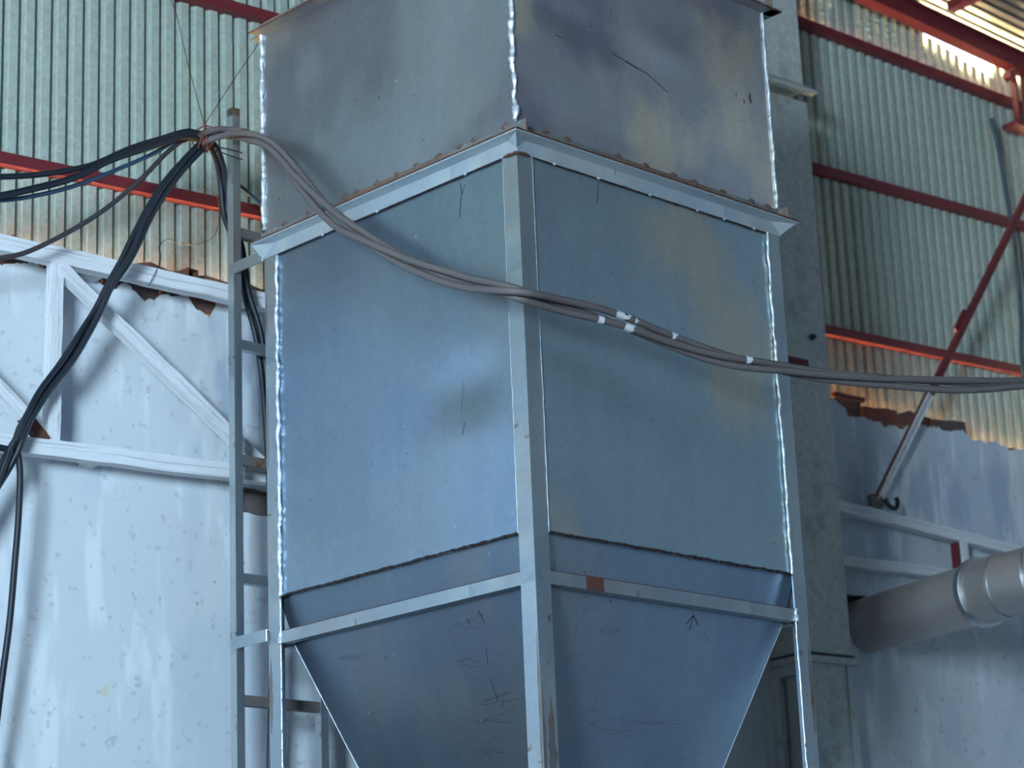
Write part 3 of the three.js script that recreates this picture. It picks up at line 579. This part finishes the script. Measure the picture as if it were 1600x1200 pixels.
// ---------------------------------------------------------------- rear duct on the wall and its pipe
const duct = thing('rear_duct', 'tall grey rectangular duct standing against the wall behind the hopper', 'duct');
{
  const x0 = 2.70, x1 = 2.985, zf = -1.55, zb = ZP;
  mesh('upper_section', bx(x0, x1 - 0.008, 5.865, 6.62, zf - 0.004, zb), mColumn, duct);
  mesh('middle_section', bx(x0, x1 + 0.004, 3.262, 5.81, zf, zb), mColumn, duct);
  mesh('upper_flange', sweep([[0, 0], [0, -0.055], [0.045, -0.012], [0.045, 0]], V3(x0 - 0.03, 5.85, zf - 0.004), V3(x1 + 0.04, 5.85, zf - 0.004), V3(0, 0, 1)), mColumn, duct);
  for (const y of [3.244, 3.202]) mesh('lower_flange', bx(x0 - 0.018, x1 + 0.03, y - 0.014, y + 0.014, zb, zf + 0.02), mColumn, duct);
  mesh('flange_gap', bx(x0 - 0.004, x1 + 0.012, 3.214, 3.232, zb, zf + 0.004), mMortar, duct);
  // lower section: corner posts with set-in sheets
  const y1 = 3.19;
  for (const [a, b, c, d] of [[x0, x0 + 0.035, zf - 0.035, zf], [x1 - 0.03, x1 + 0.012, zf - 0.04, zf], [x0, x0 + 0.03, zb, zb + 0.035], [x1 - 0.03, x1 + 0.012, zb, zb + 0.035]]) mesh('post', bx(a, b, 0, y1, c, d), mColumn, duct);
  mesh('front_sheet', bx(x0 + 0.03, x1 - 0.02, 0, y1, zf - 0.012, zf - 0.008), mColumn, duct);
  mesh('side_sheet', bx(x0 + 0.045, x0 + 0.05, 0, y1 - 0.05, zb, zf - 0.02), mColumn, duct);
  mesh('side_rail', bx(x0 + 0.002, x0 + 0.03, y1 - 0.05, y1, zb, zf - 0.002), mColumn, duct);
  const knob = new THREE.CylinderGeometry(0.012, 0.016, 0.02, 8); knob.rotateX(Math.PI / 2); knob.translate(2.90, 4.66, zf + 0.008); mesh('bolt', knob, mWire, duct);
  tag(mesh('steel_bracket', sweep(elProfile(0.062, 0.045, 0.006), V3(2.56, 4.548, zf + 0.003), V3(2.865, 4.548, zf + 0.003), V3(0, -1, 0)), mRed, scene), 'short dark red angle bracket on the front of the rear duct', 'bracket');
}
const pipe = thing('exhaust_pipe', 'round sheet metal pipe with a clamp ring leaving the wall at right', 'pipe');
{
  const A = V3(3.325, 3.42, -1.84), B = V3(3.235, 3.435, -1.0), dir = B.clone().sub(A).normalize();
  const put = (g, p, d) => g.applyQuaternion(new THREE.Quaternion().setFromUnitVectors(V3(0, 1, 0), d)).translate(p.x, p.y, p.z);
  const shell = (r0, r1, len) => { const g = new THREE.LatheGeometry([[r0 - 0.002, 0], [r0, 0], [r1, len], [r1 - 0.002, len], [r0 - 0.002, 0]].map((q) => new THREE.Vector2(...q)), 56); const uv = g.attributes.uv; for (let i = 0; i < uv.count; i++) uv.setXY(i, uv.getX(i) * 0.82, uv.getY(i) * len); return g; };
  mesh('pipe_shell', put(shell(0.124, 0.131, A.distanceTo(B)), A, dir), mGalv, pipe);
  mesh('clamp_ring', put(new THREE.LatheGeometry([[0.131, -0.02], [0.147, -0.018], [0.150, -0.012], [0.150, 0.012], [0.147, 0.018], [0.131, 0.02]].map((q) => new THREE.Vector2(...q)), 56), B.clone().addScaledVector(dir, -0.005), dir), mBright, pipe);
  const p = B.clone().addScaledVector(dir, 0.012), d = dir.clone();
  for (let i = 0; i < 4; i++) {
    const len = i ? 0.13 : 0.11;
    mesh('elbow_segment', put(shell(0.135, 0.137, len + 0.045), p.clone().addScaledVector(d, -0.02), d.clone()), mGalv, pipe);
    p.addScaledVector(d, len); d.applyAxisAngle(V3(0, 1, 0), 0.3).add(V3(0, 0.02, 0)).normalize();
    mesh('elbow_seam', put(new THREE.TorusGeometry(0.1375, 0.0035, 8, 48).rotateX(Math.PI / 2), p.clone(), d.clone()), mBright, pipe);
  }
}

// ---------------------------------------------------------------- trusses and brace on the plaster wall
function member(p, q, name, parent, m, w = 0.06, d = 0.05, seed = 1) {
  const len = p.distanceTo(q), n = Math.max(4, Math.round(len / 0.03)), g = new THREE.BoxGeometry(w, len, d, 1, n, 1), a = g.attributes.position;
  for (let i = 0; i < a.count; i++) { const y = a.getY(i), sx = Math.sign(a.getX(i)), sz = Math.sign(a.getZ(i)); a.setXYZ(i, a.getX(i) + (fbm(y * 14, seed + sx * 2, seed, 2) - 0.5) * 0.006, y, a.getZ(i) + (fbm(y * 14, seed + 7 + sz * 2, seed, 2) - 0.5) * 0.005); }
  const dir = q.clone().sub(p).normalize(), z = V3(0, 0, 1), x = dir.clone().cross(z).normalize(), zz = x.clone().cross(dir);
  g.computeVertexNormals(); metreUV(g);
  g.applyMatrix4(new THREE.Matrix4().makeBasis(x, dir, zz).setPosition(p.clone().add(q).multiplyScalar(0.5)));
  return mesh(name, g, m, parent);
}
{
  const t = thing('wall_truss', 'whitewashed steel truss fixed to the wall left of the ladder', 'truss'), z = -1.63;
  member(V3(-2.3, 4.43, z), V3(0.75, 4.345, z), 'upper_chord', t, mWhitewash, 0.06, 0.05, 3);
  member(V3(-2.3, 3.672, z), V3(0.75, 3.70, z), 'lower_chord', t, mWhitewash, 0.058, 0.05, 5);
  member(V3(-0.788, 4.36, z), V3(-0.792, 3.71, z), 'upright', t, mWhitewash, 0.046, 0.045, 7);
  member(V3(-0.775, 4.345, z + 0.004), V3(0.04, 3.74, z + 0.004), 'diagonal', t, mWhitewash, 0.046, 0.045, 9);
  member(V3(-1.58, 4.38, z + 0.004), V3(-0.90, 3.79, z + 0.004), 'diagonal', t, mWhitewash, 0.046, 0.045, 11);
  member(V3(-0.90, 3.79, z + 0.004), V3(-0.82, 3.705, z + 0.004), 'diagonal_end', t, mRustEdge, 0.04, 0.04, 12).userData.label = 'rusty bare end of the diagonal';
  for (const x of [-2.2, -0.6, 0.7]) for (const y of [4.38, 3.69]) mesh('wall_stub', bx(x - 0.025, x + 0.025, y - 0.02, y + 0.02, ZP, z - 0.02), mWhitewash, t);
}
{
  const t = thing('wall_truss', 'pale whitewashed steel truss on the wall above the round pipe', 'truss'), z = -1.685;
  member(V3(2.99, 3.945, z), V3(5.05, 3.80, z), 'upper_chord', t, mWhitewash, 0.05, 0.05, 23);
  member(V3(2.99, 3.685, z), V3(5.05, 3.70, z), 'lower_chord', t, mWhitewash, 0.046, 0.05, 25);
  member(V3(3.925, 3.86, z), V3(3.922, 3.71, z), 'upright', t, mWhitewash, 0.04, 0.05, 27);
  mesh('red_upright', bx(3.886, 3.899, 3.712, 3.85, z - 0.03, z + 0.015), mRed, t).userData.label = 'unpainted dark red face of the upright';
  for (const x of [3.2, 4.6]) for (const y of [3.93 - (x - 3) * 0.07, 3.69]) mesh('wall_stub', bx(x - 0.025, x + 0.025, y - 0.015, y + 0.015, ZP, z - 0.02), mWhitewash, t);
}
{
  const t = thing('diagonal_brace', 'slanting angle brace, red above and whitewashed below, beside the corner', 'brace');
  const P = (y) => { const k = (y - 3.995) / (5.706 - 3.995); return V3(3.344 + k * (4.562 - 3.344), y, -1.67 + k * 0.07); };
  const ax = V3(0.81, -0.58, 0).normalize();
  mesh('red_section', sweep(elProfile(0.046, 0.03, 0.005), P(6.15), P(4.56), ax), mRed, t);
  mesh('painted_section', sweep(elProfile(0.046, 0.03, 0.005), P(4.56), P(3.99), ax), mWhitewash, t);
  mesh('rust_edge', metreUV(tube([P(4.56).add(V3(-0.004, 0, 0.008)), P(4.25).add(V3(-0.004, 0, 0.008)), P(4.0).add(V3(-0.004, 0, 0.008))], 0.007, 8, 6)), mRustEdge, t);
  mesh('splice', bar(P(4.99).add(V3(0.012, 0, 0.004)), P(4.88).add(V3(0.012, 0, 0.004)), 0.016, 0.058), mRed, t);
  const foot = new THREE.IcosahedronGeometry(0.05, 2), p = foot.attributes.position; for (let i = 0; i < p.count; i++) { const k = 0.7 + 0.6 * hash(Math.round(p.getX(i) * 200), Math.round(p.getY(i) * 200) + 7 * Math.round(p.getZ(i) * 200), 5); p.setXYZ(i, p.getX(i) * k, p.getY(i) * k * 0.7, p.getZ(i) * k * 0.5); }
  foot.computeVertexNormals(); foot.translate(3.35, 3.985, -1.665); mesh('foot_lump', metreUV(foot), mRustBar, t);
  mesh('hook', tube([V3(3.37, 3.99, -1.63), V3(3.39, 3.955, -1.62), V3(3.43, 3.95, -1.62), V3(3.445, 3.985, -1.62), V3(3.435, 4.0, -1.62)], 0.011, 8, 8), mCableBlack, t);
}

// scrap left lying on the wall top
{
  const o = [[-0.026, -0.026], [0.026, -0.026], [0.026, 0.026], [-0.026, 0.026]].map((p) => new THREE.Vector2(...p)), s = new THREE.Shape(o);
  s.holes.push(new THREE.Path(o.map((p) => p.clone().multiplyScalar(0.84))));
  const g = new THREE.ExtrudeGeometry(s, { depth: 0.14, bevelEnabled: false }); g.rotateY(0.25); g.translate(-0.225, 4.442, -1.83);
  tag(mesh('tube_offcut', metreUV(g), mRustEdge, scene), 'short rusty square tube offcut on the wall top above the truss chord', 'offcut');
  tag(mesh('steel_offcut', bar(V3(3.27, 4.512, -1.80), V3(3.47, 4.508, -1.80), 0.03, 0.02), mRed, scene), 'small red steel bar lying on the broken wall top near the rear duct', 'offcut');
}

// ---------------------------------------------------------------- cables
const pts = (a) => a.map((p) => V3(...p));
const oneCable = (p, r, m, label, group) => tag(mesh('power_cable', metreUV(tube(p, r, 12, 10)), m, scene), label, 'cable', group);
const mainLine = pts([[-0.325, 4.862, -1.42], [-0.306, 4.871, -1.416], [-0.262, 4.887, -1.4], [-0.208, 4.897, -1.386], [-0.227, 4.818, -1.215], [-0.216, 4.739, -1.108], [-0.2, 4.563, -0.95], [-0.184, 4.404, -0.8], [-0.178, 4.278, -0.641], [-0.16, 4.101, -0.379], [-0.153, 3.965, -0.119], [-0.159, 3.849, 0.162], [0.02, 3.834, 0.169], [0.228, 3.823, 0.167], [0.471, 3.795, 0.162], [0.725, 3.761, 0.186], [0.981, 3.75, 0.219], [1.34, 3.744, 0.313], [1.574, 3.75, 0.389], [1.819, 3.771, 0.464], [2.076, 3.804, 0.537], [3.2, 4.05, 0.9], [5.04, 4.6, 1.4]]);
['uppermost strand of the long cable bundle slung across the hopper front', 'middle strand of the long cable bundle slung across the hopper front', 'lowest strand of the long cable bundle slung across the hopper front'].forEach((label, k) => {
  const line = strand(mainLine, k, 3, 0.0155, 2.6, 0.9, 401);
  const o = oneCable(line.filter((_, i) => i % 2 === 0), 0.012, mCable, label, 'strands of the cable bundle across the hopper');
  // dried white paint on the bundle in front of the right side
  const c = new THREE.CatmullRomCurve3(line), near = (x) => { let b = 0, d = 9; for (let i = 0; i <= 600; i++) { const p = c.getPoint(i / 600), e = Math.abs(p.x - x) + (p.z < 0 ? 9 : 0); if (e < d) { d = e; b = i / 600; } } return b; };
  for (const [xa, xb] of [[[0.19, 0.31]], [[0.155, 0.175], [0.26, 0.30], [0.74, 0.765]], [[0.20, 0.285], [0.30, 0.325], [0.46, 0.49]]][k]) {
    const a = near(xa), b = near(xb), q = []; for (let i = 0; i <= 6; i++) q.push(c.getPoint(a + (b - a) * i / 6));
    const cc = new THREE.CatmullRomCurve3(q), g = new THREE.TubeGeometry(cc, 26, 0.0128, 18, false), keep = [], ix = g.index.array;
    for (let f = 0; f < ix.length; f += 6) { const n = f / 6, i = Math.floor(n / 18), j = n % 18, e = Math.min(i, 25 - i) / 13, v = vnoise(i * 0.16 + xa * 30, j * 0.22 + k * 9, 23); if (v < 0.42 + 0.5 * e) keep.push(...ix.slice(f, f + 6)); }
    g.setIndex(keep); mesh('paint_smear', metreUV(g), mPaint, o).userData.label = 'dried white paint on the cable';
  }
});
oneCable(pts([[-0.286, 4.883, -1.44], [-0.345, 4.893, -1.44], [-0.477, 4.834, -1.44], [-0.601, 4.771, -1.45], [-0.739, 4.685, -1.46], [-0.925, 4.612, -1.46], [-1.085, 4.569, -1.46], [-1.4, 4.51, -1.46], [-2.4, 4.5, -1.5], [-4.5, 4.7, -1.74]]), 0.0105, mCableBlack, 'uppermost dark cable running left from the tied knot');
oneCable(pts([[-0.292, 4.868, -1.43], [-0.351, 4.876, -1.43], [-0.527, 4.788, -1.43], [-0.674, 4.711, -1.44], [-0.808, 4.621, -1.45], [-0.97, 4.545, -1.45], [-1.089, 4.496, -1.45], [-1.4, 4.41, -1.45], [-2.4, 4.4, -1.5], [-4.5, 4.6, -1.74]]), 0.0125, mCableBlack, 'second dark cable running left from the tied knot');
oneCable(pts([[-0.286, 4.879, -1.45], [-0.374, 4.867, -1.45], [-0.492, 4.781, -1.46], [-0.622, 4.7, -1.47], [-0.753, 4.624, -1.48], [-0.858, 4.571, -1.48], [-0.996, 4.515, -1.48], [-1.074, 4.492, -1.48], [-1.4, 4.42, -1.48], [-2.4, 4.42, -1.5], [-4.5, 4.62, -1.74]]), 0.008, mCableBlue, 'thin blue cable running left below the dark pair');
oneCable(pts([[-0.28, 4.874, -1.46], [-0.352, 4.868, -1.46], [-0.421, 4.813, -1.46], [-0.545, 4.668, -1.47], [-0.684, 4.53, -1.48], [-0.843, 4.407, -1.49], [-0.982, 4.321, -1.5], [-1.06, 4.293, -1.5], [-1.4, 4.2, -1.5], [-2.4, 4.25, -1.55], [-4.5, 4.5, -1.74]]), 0.009, mCableDark, 'brown cable sagging left across the upper truss chord');
const blackLine = pts([[-0.278, 4.873, -1.44], [-0.324, 4.828, -1.44], [-0.427, 4.693, -1.45], [-0.504, 4.56, -1.47], [-0.576, 4.393, -1.49], [-0.633, 4.27, -1.51], [-0.703, 4.116, -1.53], [-0.777, 3.984, -1.54], [-0.866, 3.85, -1.55], [-0.929, 3.744, -1.55], [-0.956, 3.674, -1.55], [-0.98, 3.617, -1.56], [-1.009, 3.55, -1.57], [-1.07, 3.424, -1.58], [-1.2, 3.1, -1.62], [-1.3, 2.2, -1.68]]);
['upper black cable of the steep bundle tied to the lower truss chord', 'middle black cable of the steep bundle tied to the lower truss chord', 'lower black cable of the steep bundle tied to the lower truss chord'].forEach((label, k) =>
  oneCable(strand(blackLine, k, 3, 0.0125, 0.6, 0.7, 431).filter((_, i) => i % 3 === 0), 0.0115, mCableBlack, label, 'black cables of the steep bundle'));
oneCable(pts([[-1.15, 3.655, -1.575], [-1.0, 3.648, -1.565], [-0.955, 3.64, -1.56], [-0.945, 3.59, -1.555], [-0.943, 3.426, -1.56], [-0.949, 3.255, -1.57], [-0.958, 3.067, -1.58], [-0.978, 2.82, -1.6], [-0.99, 2.587, -1.62], [-1.0, 1.6, -1.7]]), 0.0115, mCableBlack, 'single black cable hanging down the white wall at far left');
const downLine = pts([[-0.286, 4.863, -1.44], [-0.256, 4.858, -1.45], [-0.209, 4.823, -1.48], [-0.166, 4.758, -1.52], [-0.141, 4.648, -1.54], [-0.087, 4.534, -1.545], [-0.063, 4.403, -1.545], [-0.04, 4.313, -1.545], [-0.008, 4.208, -1.545], [0.013, 4.101, -1.545], [0.028, 3.969, -1.545], [0.05, 3.4, -1.55], [0.05, 2.4, -1.6]]);
['left black cable dropping from the knot behind the ladder', 'right black cable dropping from the knot behind the ladder'].forEach((label, k) =>
  oneCable(strand(downLine, k, 2, 0.0105, 0.25, 0.5, 441).filter((_, i) => i % 3 === 0), 0.0105, mCableBlack, label, 'black cables dropping behind the ladder'));
oneCable(pts([[-0.239, 4.87, -1.46], [-0.2, 4.85, -1.5], [-0.151, 4.822, -1.535], [-0.087, 4.775, -1.545], [-0.035, 4.745, -1.545], [0.018, 4.71, -1.545], [0.099, 4.665, -1.545], [0.6, 4.5, -1.56], [1.4, 4.45, -1.6]]), 0.0075, mCableBlue, 'thin dark blue cable passing behind the ladder rail to the casing');
oneCable(pts([[4.62, 6.19, -1.80], [4.626, 6.155, -1.8], [4.653, 6.002, -1.8], [4.672, 5.794, -1.8], [4.695, 5.554, -1.8], [4.698, 5.313, -1.8], [4.686, 5.106, -1.8], [4.659, 4.899, -1.8], [4.65, 4.6, -1.78], [4.65, 4.2, -1.735]]), 0.012, mCableBlue, 'dark blue cable hanging down the cladding at the shed corner');
// knot: binding wire round the cables, and its ties to the ladder
{
  const t = thing('binding_wire', 'rusty wire bound round the cables beside the ladder top', 'wire'), c = V3(-0.305, 4.868, -1.435), r = rng(66);
  for (let i = 0; i < 5; i++) {
    const g = new THREE.TorusGeometry(0.036 + r() * 0.012, 0.0032, 6, 28); g.rotateY(Math.PI / 2 + (r() - 0.5) * 1.2); g.rotateZ((r() - 0.5) * 0.9); g.translate(c.x + (r() - 0.5) * 0.05, c.y + (r() - 0.5) * 0.02, c.z); mesh('loop', g, mRustWire, t);
  }
  const rail = toWorld(-0.012, 4.84, -1.46);
  for (const [y0, y1] of [[4.845, 4.86], [4.835, 4.835]]) mesh('tie', tube([V3(c.x + 0.03, y0, c.z), V3(c.x + 0.08, (y0 + y1) / 2 + 0.004, c.z - 0.01), V3(rail.x, y1, rail.z + 0.002), V3(rail.x + 0.035, y1 - 0.004, rail.z + 0.006)], 0.0028, 8, 6), mWire, t);
  mesh('twisted_end', tube([V3(c.x, c.y + 0.03, c.z + 0.02), V3(c.x + 0.012, c.y + 0.06, c.z), V3(c.x + 0.014, c.y + 0.075, c.z - 0.01)], 0.004, 8, 6), mRustWire, t);
}
const wire = (p, r, label, m = mWire) => tag(mesh('thin_wire', tube(pts(p), r, 10, 6), m, scene), label, 'wire');
wire([[-0.291, 4.93, -1.445], [-0.316, 5.2, -1.52], [-0.341, 5.479, -1.6], [-0.33, 5.682, -1.86]], 0.0016, 'thin wire rising from the cable knot to the upper left');
wire([[-0.291, 4.93, -1.445], [-0.15, 5.15, -1.47], [-0.011, 5.366, -1.5], [0.181, 5.66, -1.86]], 0.0016, 'thin wire rising from the cable knot towards the casing edge');
wire([[-0.072, 4.872, -1.85], [-0.027, 4.826, -1.8], [-0.016, 4.751, -1.8], [-0.037, 4.661, -1.8], [-0.101, 4.616, -1.8], [-0.176, 4.602, -1.8], [-0.239, 4.608, -1.8], [-0.285, 4.565, -1.78], [-0.303, 4.507, -1.74], [-0.4, 4.396, -1.6], [-0.435, 4.33, -1.595]], 0.0016, 'loose thin wire curling down the cladding to the truss chord');

renderer.render(scene, camera);
